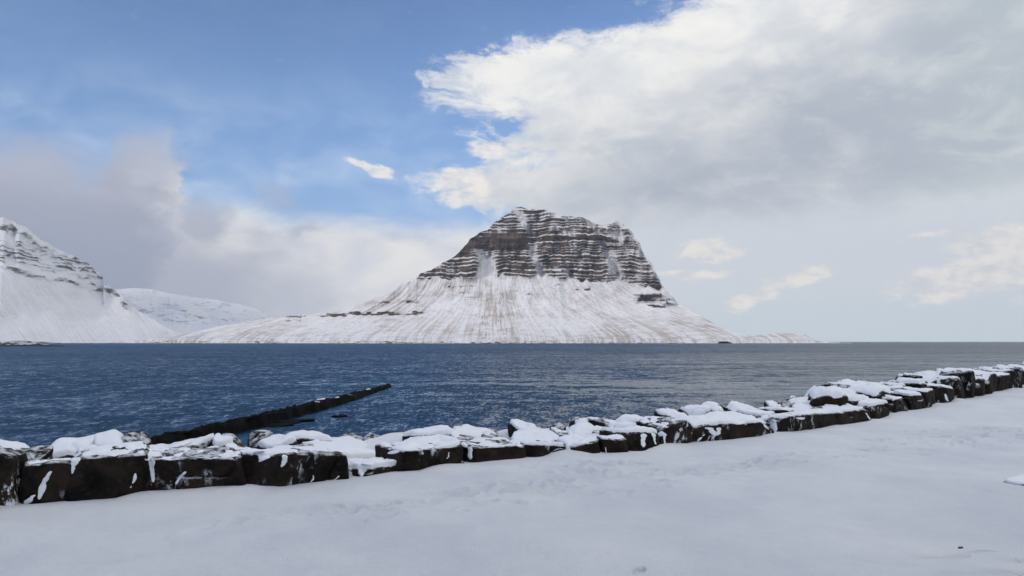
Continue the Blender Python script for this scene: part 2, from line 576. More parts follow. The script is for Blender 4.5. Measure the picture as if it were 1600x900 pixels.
K_SIL = [(60, 536.0), (180, 534.5), (230, 531), (270, 526.5), (300, 520), (330, 513), (360, 507), (400, 500), (425, 495.5), (470, 491.5), (520, 488),
         (540, 484.5), (548, 481), (560, 475), (575, 469), (600, 462.5), (620, 452), (627, 445), (635, 442), (650, 436), (657, 428), (668, 424), (680, 418), (700, 406),
         (708, 400), (714, 395), (728, 381), (733, 374), (745, 367), (752, 361), (762, 358), (772, 347), (780, 343), (785, 337), (797, 331), (800, 328), (807, 323.5),
         (815, 323), (822, 325), (833, 325), (838, 328), (850, 327.5), (860, 330), (870, 332), (885, 336), (905, 338), (920, 343), (932, 348),
         (940, 350.5), (947, 349), (958, 346.5), (965, 343.5), (970, 347), (975, 348), (985, 356), (990, 362), (995, 372), (1001, 380), (1005, 392), (1008, 397),
         (1015, 407), (1020, 412), (1024, 424), (1032, 437), (1034, 445), (1042, 452), (1047, 461), (1053, 466), (1060, 474), (1075, 483), (1100, 497), (1125, 510),
         (1150, 520), (1165, 524), (1190, 523), (1205, 521.5), (1225, 520.5), (1240, 521), (1252, 523.5), (1258, 523), (1264, 527), (1272, 531), (1280, 533), (1300, 535), (1330, 535.8)]
_ks = poly(K_SIL)


def k_sil(u):
    hgt = np.clip((520 - _ks(u)) / 60, 0.15, 1)
    return _ks(u) + (fbm(u / 9, 0 * u, oct=4, seed=3) * 1.3) * hgt


gull = [([(806, 326), (814, 340), (826, 360), (831, 385), (833, 400), (846, 428)], 8, 34, .75),
        ([(858, 333), (868, 352), (871, 380), (880, 402), (892, 432)], 4.5, 26, .35),
        ([(886, 338), (896, 356), (900, 385), (906, 405)], 4, 22, .3),
        ([(912, 342), (930, 356), (944, 380), (952, 402), (972, 436)], 8, 40, .55),
        ([(968, 352), (974, 380), (985, 410), (1000, 440)], 4, 15, .3),
        ([(742, 388), (757, 402), (766, 418), (768, 442)], 8, 18, 1.1),
        ([(838, 330), (848, 360), (852, 400), (862, 430)], 3, 12, .2)]


def gully(U, q):
    dep, sn = 0 * q, 0 * q
    for pts, wd, d, s_ in gull:
        a = np.array(pts, float)
        cx = np.interp(q, a[:, 1], a[:, 0]) + 2.0 * fbm(q / 9, 0 * q + wd, oct=2, seed=9)
        inr = ss(a[0, 1] - 6, a[0, 1] + 6, q) * (1 - ss(a[-1, 1] - 2, a[-1, 1] + 10, q))
        k = np.exp(-((U - cx) / wd) ** 2) * inr
        dep += d * k
        sn = np.maximum(sn, s_ * k)
    return dep, sn


# cliff foot: row below which scree and snow take over
_foot = poly([(500, 300), (640, 425), (655, 436), (700, 436), (742, 434), (752, 402), (772, 402), (778, 430), (800, 431), (850, 432), (880, 434), (900, 438), (950, 441), (975, 438),
              (1000, 446), (1020, 450), (1040, 452), (1060, 470), (1100, 300)])
rb = random.Random(11)
bands = []          # hard lava beds (dark cliffs): top row, bottom row
q_ = 320.0
while q_ < 445:
    th = rb.uniform(2.0, 5.2)
    if 362 < q_ < 372:
        th = 9
    bands.append((q_, q_ + th))
    q_ += th + rb.uniform(1.0, 2.3)
bands += [(450, 457), (462.5, 474)]


def riser(U, q):
    qq = q + (U - 850) * .010 + 3.0 * fbm(U / 36, q / 60, oct=3, seed=21) + .8 * fbm(U / 5, q / 20, oct=2, seed=22)
    r = 0 * q
    for a, b in bands:
        n = vnoise(U / 26, 0 * q + a, seed=31) * 1.3
        r = np.maximum(r, ss(a - .5 + n * .3, a + .5, qq) * (1 - ss(b - .4 + n * .6, b + .7 + n * .6, qq)) * (.82 + .4 * np.clip(vnoise(U / 17, 0 * q + a * 1.7, seed=32) + .4, 0, 1)))
    return np.clip(r, 0, 1.1)


def cliff(U, q):
    f = _foot(U) + 3.0 * fbm(U / 7, 0 * q, oct=3, seed=41)
    m = 1 - ss(f - 2, f + 2, q)
    right = ss(985, 1002, U + 6 * fbm(q / 4, 0 * q, seed=43)) * (1 - ss(1050, 1062, U)) * ss(459, 462, q) * (1 - ss(473, 476, q + 2 * fbm(U / 6, 0 * q, seed=44)))
    return np.maximum(m, right)


outcrops = [(545, 660, 487.5, 492.5, .9), (478, 545, 489.5, 495.5, .8), (424, 470, 493.5, 496, .6), (436, 470, 500.5, 502.5, .6), (560, 650, 470, 473, .6),
            (900, 926, 449.5, 454, .9), (1012, 1040, 476, 480, .7), (640, 652, 469, 471, .5), (698, 706, 447, 450, .9), (712, 742, 446, 448.5, .5), (715, 742, 456, 458.5, .6), (716, 742, 463, 465, .5),
            (718, 735, 470, 472, .5), (696, 706, 485, 489, .5), (640, 656, 486, 492, .9), (866, 882, 444, 446.5, .5), (818, 832, 458, 461, .6), (796, 806, 453, 455, .4)]


def outc(U, q):
    r = 0 * q
    n = fbm(U / 6, q / 3, oct=3, seed=51)
    for a, b, c, d, s_ in outcrops:
        r = np.maximum(r, s_ * ss(a - 4, a + 4, U + 6 * n) * (1 - ss(b - 4, b + 4, U + 6 * n)) * ss(c - .7, c + .5, q + n) * (1 - ss(d - .5, d + .7, q + n)) * (.6 + .35 * np.clip(1.5 * vnoise(U / 9, q / 3, seed=52), -1, 1)))
    return r


def k_angle(U, q):
    h = 536 - q
    tal = 5.5 + 30 * ss(2, 78, h)
    cl = cliff(U, q)
    r = riser(U, q)
    a = tal * (1 - cl) + cl * (38 + 37 * r)
    return np.clip(a + outc(U, q) * 25, 4, 80)


def k_off(U, q):
    cl = cliff(U, q)
    d, _s = gully(U, q)
    spur = fbm(U / 24 + .02 * q, q / 70, oct=3, seed=61)
    fine = fbm(U / 6, q / 14, oct=3, seed=62)
    fanx = U - (U - 860) * .35 * ss(430, 530, q)
    tal = 15 * fbm(fanx / 24, q / 160, oct=2, seed=63) + 4.5 * fbm(fanx / 5.5, q / 120, oct=3, seed=64)
    tal = tal * ss(536, 505, q)
    rnd = ((U - 850) / 100.0) ** 2 * 12 * ss(536, 440, q)
    return rnd + ss(336, 350, q + 8) * cl * (46 * spur + 11 * fine + d * 1.3) + (1 - cl) * tal


def k_snow(U, q):
    cl = cliff(U, q)
    r = riser(U, q)
    _d, gs = gully(U, q)
    pat = fbm(U / 24, q / 3.2, oct=5, seed=71)
    big = fbm(U / 38, q / 26, oct=3, seed=72)
    toph = ss(9, 2, q - _ks(U)) * ss(835, 870, U) * .55
    massive = ss(708, 730, U) * (1 - ss(820, 840, U)) * ss(362, 366, q) * (1 - ss(388, 391, q)) * .5
    right = ss(930, 965, U) * .24
    vert = fbm(U / 5 - q / 40, q / 26, oct=3, seed=74)
    sn_c = .81 - .66 * r + .24 * pat + .20 * big + .14 * vert + gs * .8 + toph - massive + right
    sn_t = 1.15 - 1.5 * outc(U, q) + .06 * pat
    beach = ss(531.0, 534.5, q) * ss(.0, .7, fbm(U / 5, q / 1.2, oct=3, seed=73)) * ss(-.5, .4, fbm(U / 60, 0 * q, oct=2, seed=75)) * .9
    return (sn_c * cl + sn_t * (1 - cl)) - beach


def k_grass(U, q):
    cl = cliff(U, q)
    big = fbm(U / 60, q / 30, oct=3, seed=81)
    return np.clip((.66 + .5 * big) * (1 - cl * .75) + .25 * ss(500, 525, q), 0, 1.2)


def k_flow(U, q):
    return -(U - 770) * .55 * ss(420, 535, q) + 1.5 * fbm(U / 40, q / 60, oct=2, seed=91)


k_base = poly([(60, 537.0), (300, 536.8), (600, 536.6), (1100, 536.4), (1280, 536.2), (1330, 536.2)])
kirk = relief('hill', 60, 1330, 1650, k_sil, k_base, 560, k_angle, k_off, k_snow, k_grass, M_KIRK, y_shore=lambda u: np.interp(u, [60, 300, 600, 1100, 1330], [2650, 2450, 2300, 2300, 2500]),
              flowshift=k_flow, seed=1)
tag(kirk, 'steep flat-topped mountain with dark horizontal rock bands and snow on its ledges, standing across the water', 'mountain', kind='structure')

# the snowy mountain at the left edge
L_SIL = poly([(-900, 140), (-500, 190), (-250, 250), (-100, 300), (0, 340), (14, 346), (30, 351), (50, 366), (58, 374), (75, 382), (100, 395), (122, 404), (138, 414), (150, 424), (158, 432), (161, 444), (172, 450),
              (185, 458), (192, 467), (200, 474), (215, 484), (235, 497), (260, 512), (290, 524), (330, 531), (400, 535)])


def l_sil(u):
    return L_SIL(u) + fbm(u / 7, 0 * u, oct=4, seed=103) * 1.6 * (1 - ss(190, 260, u))


def l_rock(U, q):
    n = fbm(U / 13, q / 6, oct=5, seed=111)
    m = fbm(U / 34, q / 12, oct=3, seed=112)
    dq = q - l_sil(U)                      # depth under the skyline
    qq = q - (U - 80) * .20
    top = ss(5, 9, dq + 4 * n) * (1 - ss(20, 27, dq + 6 * n)) * (1 - ss(52, 68, U + 8 * n))
    band = ss(384, 392, qq + 4 * n) * (1 - ss(420, 430, qq + 6 * m))
    edge_ = ss(2, 5, dq + 2 * n) * (1 - ss(26, 40, dq + 8 * n)) * ss(100, 130, U) * (1 - ss(158, 168, U + 6 * n))
    low = ss(430, 434, qq + 4 * m) * (1 - ss(438, 443, qq + 4 * m)) * .7
    toe = ss(2, 4, dq + n) * (1 - ss(12, 18, dq + 3 * n)) * ss(160, 168, U) * (1 - ss(196, 206, U))
    lay = .5 + .5 * np.sin(qq * 1.05 + 3.5 * n)
    r_ = np.maximum.reduce([top * .95, band * (.35 + .65 * lay), edge_ * (.5 + .5 * lay), low, toe * .8])
    return np.clip(r_ * (.92 + .45 * n + .35 * m), 0, 1.1)


def l_angle(U, q):
    h = 538 - q
    return np.clip(5 + 29 * ss(4, 80, h) + 30 * l_rock(U, q), 4, 76)


def l_off(U, q):
    return (22 * fbm((U - .6 * q) / 30, q / 45, oct=3, seed=121) + 4 * fbm((U - q * .75) / 6, q / 60, oct=3, seed=122)) * ss(536, 490, q) + ss(0, 250, U) ** 2 * 500 * 0


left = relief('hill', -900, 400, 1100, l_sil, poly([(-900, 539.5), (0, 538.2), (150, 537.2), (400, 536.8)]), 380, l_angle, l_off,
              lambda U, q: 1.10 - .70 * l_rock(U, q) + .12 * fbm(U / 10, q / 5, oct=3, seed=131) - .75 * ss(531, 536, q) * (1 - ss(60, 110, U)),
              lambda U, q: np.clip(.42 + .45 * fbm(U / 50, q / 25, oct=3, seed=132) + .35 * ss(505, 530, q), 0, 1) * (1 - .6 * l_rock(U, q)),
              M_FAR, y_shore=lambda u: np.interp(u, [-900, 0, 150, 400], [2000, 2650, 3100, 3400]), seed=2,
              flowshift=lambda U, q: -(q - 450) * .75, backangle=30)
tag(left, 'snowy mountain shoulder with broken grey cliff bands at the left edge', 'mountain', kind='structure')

# the rounded snow ridge beyond it
R_SIL = poly([(-300, 430), (0, 440), (150, 450), (185, 452), (210, 450), (240, 453), (265, 459), (300, 464), (340, 469), (375, 476), (400, 482), (415, 489), (425, 497), (445, 512), (480, 530), (520, 535)])


def r_rock(U, q):
    n = fbm(U / 14, q / 6, oct=4, seed=141)
    return .5 * ss(480, 486, q + 3 * n - (U - 240) * .05) * (1 - ss(491, 496, q + 3 * n - (U - 240) * .05)) * ss(215, 240, U) * (1 - ss(285, 320, U)) + .3 * ss(.1, .6, n) * ss(462, 470, q) * (1 - ss(480, 486, q))


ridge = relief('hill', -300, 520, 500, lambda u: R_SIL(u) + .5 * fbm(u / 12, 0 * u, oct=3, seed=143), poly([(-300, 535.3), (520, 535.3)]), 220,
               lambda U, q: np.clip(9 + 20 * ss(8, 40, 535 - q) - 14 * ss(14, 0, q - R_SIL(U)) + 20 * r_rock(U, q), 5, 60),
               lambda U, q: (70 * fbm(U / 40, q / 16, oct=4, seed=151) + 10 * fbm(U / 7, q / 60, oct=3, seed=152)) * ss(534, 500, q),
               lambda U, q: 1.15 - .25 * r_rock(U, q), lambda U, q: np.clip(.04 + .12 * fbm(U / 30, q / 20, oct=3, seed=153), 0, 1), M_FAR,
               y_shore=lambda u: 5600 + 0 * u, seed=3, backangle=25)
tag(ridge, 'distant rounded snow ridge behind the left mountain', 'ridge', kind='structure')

# low dark spit of stones in front of the left mountain
SP = poly([(-300, 533), (-60, 532.5), (0, 533.5), (20, 532.6), (34, 531.8), (48, 533.5), (62, 536), (80, 538.5), (100, 540.2)])
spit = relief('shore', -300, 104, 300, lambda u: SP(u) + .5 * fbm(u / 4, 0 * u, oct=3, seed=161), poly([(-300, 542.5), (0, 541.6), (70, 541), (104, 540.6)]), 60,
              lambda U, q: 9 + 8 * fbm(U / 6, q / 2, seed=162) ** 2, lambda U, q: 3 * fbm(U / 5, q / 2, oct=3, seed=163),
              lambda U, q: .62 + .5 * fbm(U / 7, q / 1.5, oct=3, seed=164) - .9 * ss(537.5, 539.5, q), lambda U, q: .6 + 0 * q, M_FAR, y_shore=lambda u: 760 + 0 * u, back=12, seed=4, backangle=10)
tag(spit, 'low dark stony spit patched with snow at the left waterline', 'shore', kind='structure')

# unseen hillside added behind the camera, shaped to keep the shore in shade
n = 90
aa, bb = np.meshgrid(np.linspace(-1, 1, n), np.linspace(-1, 1, 60))
hh = 470 * np.exp(-(bb * 2.2) ** 2) * (1 + .18 * fbm(aa * 5, bb * 3, oct=4, seed=171)) * ss(1.0, .7, np.abs(aa)) - 20
sx_, sy_ = math.sin(SUN_AZ), math.cos(SUN_AZ)
HX = 1250 * sx_ + aa * 2600 * sy_ + bb * 850 * sx_
HY = 1250 * sy_ - aa * 2600 * sx_ + bb * 850 * sy_
shade_hill = mesh_obj('hill', np.stack([HX, HY, hh], -1).reshape(-1, 3), grid_faces(60, n), M_FAR, attrs={'snow': np.full(HX.shape, .9), 'grass': np.full(HX.shape, .3)},
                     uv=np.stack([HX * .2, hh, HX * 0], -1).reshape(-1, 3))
tag(shade_hill, 'unseen snowy hillside added behind the viewer to shade the shore', 'hill', kind='structure')

# ------------------------------------------------------------------ wall line and snowy ground
WB = [(-700, 880), (-300, 815), (-60, 788), (0, 784), (100, 776), (200, 771), (380, 764), (560, 746), (640, 728), (730, 722), (830, 712), (890, 707), (985, 703), (1080, 690),
      (1200, 677), (1310, 663), (1360, 656), (1440, 637), (1500, 624), (1560, 611), (1600, 604), (1700, 591), (1900, 573), (2400, 555)]
_wbx = np.array([p[0] for p in WB], float)
_wbd = np.array([EYE * F / (p[1] - HZ) for p in WB])


def base_depth(px):
    return float(np.interp(px, _wbx, _wbd))


_WX = (_wbx - 800) / F * _wbd


def wall_y(x):
    return np.interp(x, _WX, _wbd, left=None, right=None)


_slope = np.gradient(_wbd, _WX)


def wall_dist(x, y):
    """distance behind the wall's front foot"""
    c = 1 / np.sqrt(1 + np.interp(x, _WX, _slope) ** 2)
    return (y - wall_y(x)) * c


dents = []
rf = random.Random(5)
trails = [([(330, 815), (480, 800), (620, 785), (720, 768), (760, 762)], 26, .10), ([(780, 758), (900, 745), (1010, 742), (1130, 728), (1210, 715), (1330, 702), (1450, 690), (1620, 678)], 90, .26),
          ([(830, 735), (930, 728), (1010, 722)], 26, .20), ([(1380, 690), (1500, 676), (1620, 668)], 60, .5), ([(560, 800), (700, 790), (860, 765), (1000, 760), (1200, 722)], 26, .12)]
for tp, n, sp in trails:
    a = np.array(tp, float)
    for i in range(n):
        s = rf.random() if n > 40 else (i + rf.uniform(-.25, .25)) / n
        s = min(max(s, 0), 1) * (len(a) - 1)
        j = min(int(s), len(a) - 2)
        px, py = a[j] + (a[j + 1] - a[j]) * (s - j)
        Yd = EYE * F / (py - HZ)
        x, y = (px - 800) / F * Yd + rf.gauss(0, sp), Yd + rf.gauss(0, sp)
        dents.append((x, y, rf.uniform(-.4, 1.0), rf.uniform(.09, .16), rf.uniform(.045, .07), rf.uniform(.018, .05)))
dents.append(((997 - 800) / F * EYE * F / 349, EYE * F / 349, 1.2, .05, .025, .05))
dents.append(((1485 - 800) / F * EYE * F / 311, EYE * F / 311, .6, .09, .05, .03))
dirts = [(1485, 845, .05, .03, .9), (1520, 836, .18, .035, .5), (1450, 852, .22, .06, .25), (996, 882, .05, .02, .6), (1590, 848, .2, .06, .3), (1400, 870, .12, .06, .14), (1560, 880, .35, .10, .22), (1470, 886, .25, .08, .14)]


def ground_h(x, y):
    d = wall_dist(x, y)
    near = .045 * fbm(x / 2.4, y / 2.4, oct=4, seed=201) + .012 * fbm(x / .6, y / .6, oct=3, seed=202)
    bank = (.04 + .16 * vnoise(x / .8, y / .6, seed=206) - .2 * np.exp(-((x + 3.4) / .7) ** 2)) * ss(.5, .85, d) - 4.2 * ss(2.3, 9.0, d)
    drift = np.exp(-((d - .05) / .32) ** 2) * np.maximum(-.01 + .08 * vnoise(x / .8, y / .8, seed=203), -.01) * (d < .5)
    far = .25 * ss(20, 60, np.hypot(x, y)) * fbm(x / 25, y / 25, oct=3, seed=204)
    roll = -.05 * ss(-.5, -3.5, d) + .07 * vnoise(x / 3.5 + 5, y / 2.2, seed=205) * ss(-.6, -2, d)
    return near * ss(-.2, -1.2, d) + near * .4 + bank + drift + far * (d < 0) + roll


ang = np.radians(np.concatenate([np.linspace(-180, -48, 60)[:-1], np.linspace(-48, 56, 1100), np.linspace(56, 180, 60)[1:]]))
rad_ = np.concatenate([np.linspace(.05, 3.6, 12)[:-1], np.geomspace(3.6, 45, 620)[:-1], np.geomspace(45, 420, 50)])
RR, AA = np.meshgrid(rad_, ang, indexing='ij')
GX, GY = RR * np.sin(AA), RR * np.cos(AA)
GZ = ground_h(GX, GY)
DI = np.zeros_like(GZ)
for x, y, rot, a, b, dep in dents:
    msk = (np.abs(GX - x) < .6) & (np.abs(GY - y) < .6)
    cx, cy = GX[msk] - x, GY[msk] - y
    c_, s_ = math.cos(rot), math.sin(rot)
    r2 = ((cx * c_ + cy * s_) / a) ** 2 + ((-cx * s_ + cy * c_) / b) ** 2
    GZ[msk] += -dep * np.exp(-r2 ** 1.5) + dep * .45 * np.exp(-((np.sqrt(r2) - 1.5) / .35) ** 2)
for px, py, a, b, k in dirts:
    Yd = EYE * F / (py - HZ)
    x = (px - 800) / F * Yd
    DI += k * np.exp(-(((GX - x) * .9 + (GY - Yd) * .3) / a) ** 2 - (((GY - Yd) * .95 - (GX - x) * .3) / b) ** 2)
ground = mesh_obj('ground', np.stack([GX, GY, GZ], -1).reshape(-1, 3), grid_faces(len(rad_), len(ang), True), M_GROUND, attrs={'dirt': DI, 'bank_white': ss(.1, .5, wall_dist(GX, GY))})
tag(ground, kind='structure')

# ------------------------------------------------------------------ rocks
_ico = {}


def ico(n):
    if n not in _ico:
        bm = bmesh.new()
        bmesh.ops.create_icosphere(bm, subdivisions=n, radius=1.0)
        v = np.array([p.co[:] for p in bm.verts])
        f = np.array([[p.index for p in q.verts] for q in bm.faces])
        bm.free()
        _ico[n] = (v, f)
    return _ico[n]


def make_rock(name, loc, rotz, half, tilt=(0, 0), seed=0, sub=5, snow=.09, cover=.55, mat=M_ROCK, drip=0.0, chops=5, rough=1.0, chop=(.72, .92), topchop=True):
    """A quarried block (origin at its foot) with its snow cap. half: half sizes; tilt: slope of the top face."""
    rs = np.random.RandomState(seed)
    hx, hy, hz = half
    v, f = ico(sub)
    d = v * np.array([hx, hy, hz])
    d /= np.linalg.norm(d, axis=1)[:, None]
    pl = []
    for n, h in (((1, 0, 0), hx), ((-1, 0, 0), hx), ((0, 1, 0), hy), ((0, -1, 0), hy), ((0, 0, -1), hz)):
        n = np.array(n, float) + rs.normal(0, .10, 3)
        n /= np.linalg.norm(n)
        pl.append((n, h))
    n = np.array((-tilt[0], -tilt[1], 1.0)) + np.append(rs.normal(0, .035, 2), 0)
    n /= np.linalg.norm(n)
    pl.append((n, hz * n[2]))
    for i in range(chops):
        n = np.array([rs.choice([-1, 1]) * rs.uniform(.3, 1), rs.choice([-1, 1]) * rs.uniform(.3, 1) * (.5 if rs.rand() < .5 else 1), rs.uniform(-.4, (.8 if i % 2 else 1.6) if topchop else .35)])
        n /= np.linalg.norm(n)
        sup = abs(n[0]) * hx + abs(n[1]) * hy + abs(n[2]) * hz
        pl.append((n, sup * rs.uniform(*chop)))
    N = np.array([p[0] for p in pl]).T
    H = np.array([p[1] for p in pl])

    def surf(p):
        k = np.maximum(d @ N / H, 0)
        g = (k ** p).sum(1)
        r = g ** (-1 / p)
        nn = (k ** (p - 1) / H) @ N.T
        nn /= np.linalg.norm(nn, axis=1)[:, None] + 1e-9
        return d * r[:, None], nn
    P, nn = surf(20)
    lift = (hz + .3 * (abs(tilt[0]) * hx + abs(tilt[1]) * hy)) / max(P[:, 2].max(), .05)
    P[:, 2] = np.where(P[:, 2] > 0, P[:, 2] * lift, P[:, 2])
    so = seed * 3.17 % 97
    q = P + so
    e = fbm(q[:, 0] * 2.2, q[:, 1] * 2.2, q[:, 2] * 2.2, oct=5, seed=seed % 13, gain=.52)
    ridge_ = 1 - np.abs(fbm(q[:, 0] * 1.5 + 9, q[:, 1] * 1.5, q[:, 2] * 2.0, oct=2, seed=5))
    size = min(hx, hy, hz)
    disp = rough * size * (.085 * e - .10 * ss(.90, 1.0, ridge_))
    Pr = P + nn * disp[:, None]
    org = np.array([0, 0, hz])
    root = mesh_obj(name, Pr + org, f, mat)
    root.location = loc
    root.rotation_euler = (0, 0, rotz)
    if snow > 0:
        Ps, ns = surf(13)
        Ps[:, 2] = np.where(Ps[:, 2] > 0, Ps[:, 2] * lift, Ps[:, 2])
        big = fbm(q[:, 0] * 1.3 + 40, q[:, 1] * 1.3, q[:, 2] * 1.3, oct=3, seed=7)
        sm = fbm(q[:, 0] * 6, q[:, 1] * 6, q[:, 2] * 4, oct=3, seed=8)
        k = ns[:, 2] - (0.20 if name == 'boulder' else .06) * ns[:, 0] + .30 * big + .22 * sm + .10 * fbm(q[:, 0] * 16, q[:, 1] * 16, q[:, 2] * 9, oct=2, seed=12)
        fcap = ss(cover - .04, cover + .34, k)
        if drip:
            dr = vnoise(q[:, 0] * 3.0, q[:, 1] * 3.0, q[:, 2] * .7, seed=11) + .45 * sm + .3 * (P[:, 2] / hz)
            dr = ss(1.0 - drip, 1.2 - drip, dr) * .35 * (ns[:, 2] > -.3)
            fcap = np.maximum(fcap, dr)
        edge_ = fcap ** .7
        amt = edge_ * snow * (1 + .35 * big) + disp * .75 * 1.0
        Pc = Ps + ns * (disp * .85 - .018 + .14 * edge_ * snow)[:, None]
        Pc[:, 2] += edge_ * snow * .75 * (.4 + .6 * np.clip(ns[:, 2], 0, 1)) * (1 + .6 * big + .25 * sm)
        keep = (fcap > .004)[f].any(1)
        if keep.sum() > 12:
            fk = f[keep]
            ids, inv = np.unique(fk, return_inverse=True)
            mesh_obj('snow_cap', Pc[ids] + org, inv.reshape(-1, 3), M_SNOW, parent=root)
    return root


def foot(px, d):
    """ground point under pixel column px, d metres behind the front line of the wall"""
    D_ = base_depth(px)
    D2 = base_depth(px + 20)
    x1, x2 = (px - 800) / F * D_, (px - 780) / F * D2
    t = math.atan2(D2 - D_, x2 - x1)
    Y = D_ + d / max(math.cos(t), .45)
    return Vector(((px - 800) / F * Y, Y, 0))


ORD = ['', 'first', 'second', 'third', 'fourth', 'fifth', 'sixth', 'seventh', 'eighth', 'ninth', 'tenth', 'eleventh', 'twelfth', 'thirteenth', 'fourteenth', 'fifteenth', 'sixteenth',
       'seventeenth', 'eighteenth', 'nineteenth', 'twentieth']


def ordinal(n):
    if n <= 20:
        return ORD[n]
    tens = {2: 'twenty', 3: 'thirty', 4: 'forty', 5: 'fifty'}
    tth = {2: 'twentieth', 3: 'thirtieth', 4: 'fortieth', 5: 'fiftieth'}
    return tth[n // 10] if n % 10 == 0 else tens[n // 10] + '-' + ORD[n % 10]


def block(x0, x1, yl, yr, d, depth, label, name='wall_block', group='blocks along the front of the seawall', zb=None, **kw):
    """block between pixel columns x0 and x1, its top edge at rows yl (left) and yr (right), d behind the wall line"""
    p0, p1 = foot(x0, d), foot(x1, d)
    e = p1 - p0
    wd = e.length
    rot = math.atan2(e.y, e.x)
    zl = EYE - (yl - HZ) / F * p0.y
    zr = EYE - (yr - HZ) / F * p1.y
    ty = kw.pop('ty', 0.0)
    if name == 'boulder':               # the rows give the skyline: the far edge of the top
        k_ = (p0.y + depth * .8) / p0.y
        zl, zr = EYE - (EYE - zl) * k_, EYE - (EYE - zr) * k_
        zm = (zl + zr) / 2 - ty * depth * .14
    else:
        zm = (zl + zr) / 2 + ty * depth * .5 + (.05 if x0 > 1000 else -.015)
    bot = -.22 if zb is None else zb
    hz = max((zm - bot) / 2, .12)
    snow_t = kw.get('snow', .08)
    nrm = Vector((-e.y, e.x, 0)).normalized()
    c = (p0 + p1) / 2 + nrm * depth / 2
    o = make_rock(name, (c.x, c.y, bot), rot + kw.pop('yaw', 0.0), (wd / 2 * (1.04 if name == 'wall_block' else .97), depth / 2, hz - snow_t * .2), tilt=((zr - zl) / max(wd, .1), ty), **kw)
    tag(o, label, 'block' if name == 'wall_block' else 'boulder', group)
    return o


# front row, left to right: x0, x1, top row at left, at right, depth, snow, cover, drip, label
front = [
    (-230, -70, 712, 712, 1.0, .05, .95, .0, 'brown block just outside the left edge of the view'),
    (-68, 39, 708, 707, 1.0, .04, 1.02, .10, 'leftmost brown front block, cut off by the left edge of the photo'),
    (39, 124, 719, 716, .8, .04, 1.00, .16, 'squat brown front block with a curved snow streak down its face, second from the left'),
    (112, 228, 704, 702, .9, .05, .92, .12, 'tall brown front block with dusty snow flecks and snow piled on its left shoulder'),
    (212, 386, 705, 704, .9, .05, .90, .06, 'widest dark front block at left with a tapering white snow wedge on its face'),
    (388, 563, 701, 701, .9, .05, .84, .12, 'long dark brown front block with two snow patches near its top left'),
    (566, 632, 724, 712, .7, .09, .70, .35, 'low dark front block half buried by a snow drift'),
    (618, 732, 692, 690, .9, .08, .72, .02, 'rounded dark front block with flat white top and flecked face, beside the snow drift'),
    (735, 828, 689, 688, .8, .07, .66, .12, 'dark front block with thick white snow stripe down its left end'),
    (824, 889, 682, 690, .8, .08, .72, .02, 'dark front block whose top slopes down to the right beside a narrow snow gap'),
    (889, 945, 690, 676, .8, .07, .74, .0, 'wedge shaped dark front block rising to the right up to a thin white crack'),
    (946, 985, 679, 680, .8, .05, .62, .0, 'small square brown front block right of the thin white crack'),
    (990, 1040, 670, 668, .8, .09, .45, .55, 'front block almost whitened by snow streaks over its whole face'),
    (1036, 1084, 664, 654, .9, .05, .82, .05, 'dark steep front block with a bare face and rusty lower corner beside the whitened block'),
    (1080, 1204, 668, 650, 1.0, .09, .62, .10, 'wide front block with broad sloping white top and snow hanging over its face'),
    (1208, 1312, 650, 643, .9, .08, .62, .04, 'wide plain brown front block with a level white top, right of a snow filled gap'),
    (1308, 1362, 643, 634, .9, .08, .66, .08, 'dark front block leaning right with a slanting snow line near its right end'),
    (1364, 1388, 634, 628, .8, .09, .62, .4, 'front block peppered with snow flecks under an overhanging white cap'),
    (1390, 1418, 625, 622, .8, .08, .66, .1, 'small rounded black front block behind the flecked one'),
    (1421, 1444, 616, 614, .7, .09, .55, .2, 'dark upright front block with a ragged white top'),
    (1443, 1463, 611, 609, .7, .08, .60, .25, 'narrow dark front block standing taller than its left neighbour'),
    (1464, 1491, 602, 606, .8, .08, .66, .18, 'dark pointed front block with a forked snow streak on its right side'),
]
front_obj = {}
for i, (x0, x1, yl, yr, dp, sn, cv, dr, lab) in enumerate(front):
    front_obj[i] = block(x0, x1, yl, yr, rf.uniform(-.03, .06), dp * .78, lab, seed=300 + i * 7, sub=6 if x1 < 1000 and x0 > -100 else 5, snow=sn * .8, yaw=rf.uniform(-.07, .07), ty=rf.uniform(-.06, .06), cover=cv - .04, drip=dr + (.08 if x0 > 600 else 0), chops=9, chop=(.74, .94) if x0 < 1360 else (.60, .84), rough=1.45, topchop=x0 > 1000)


_bvh = {}


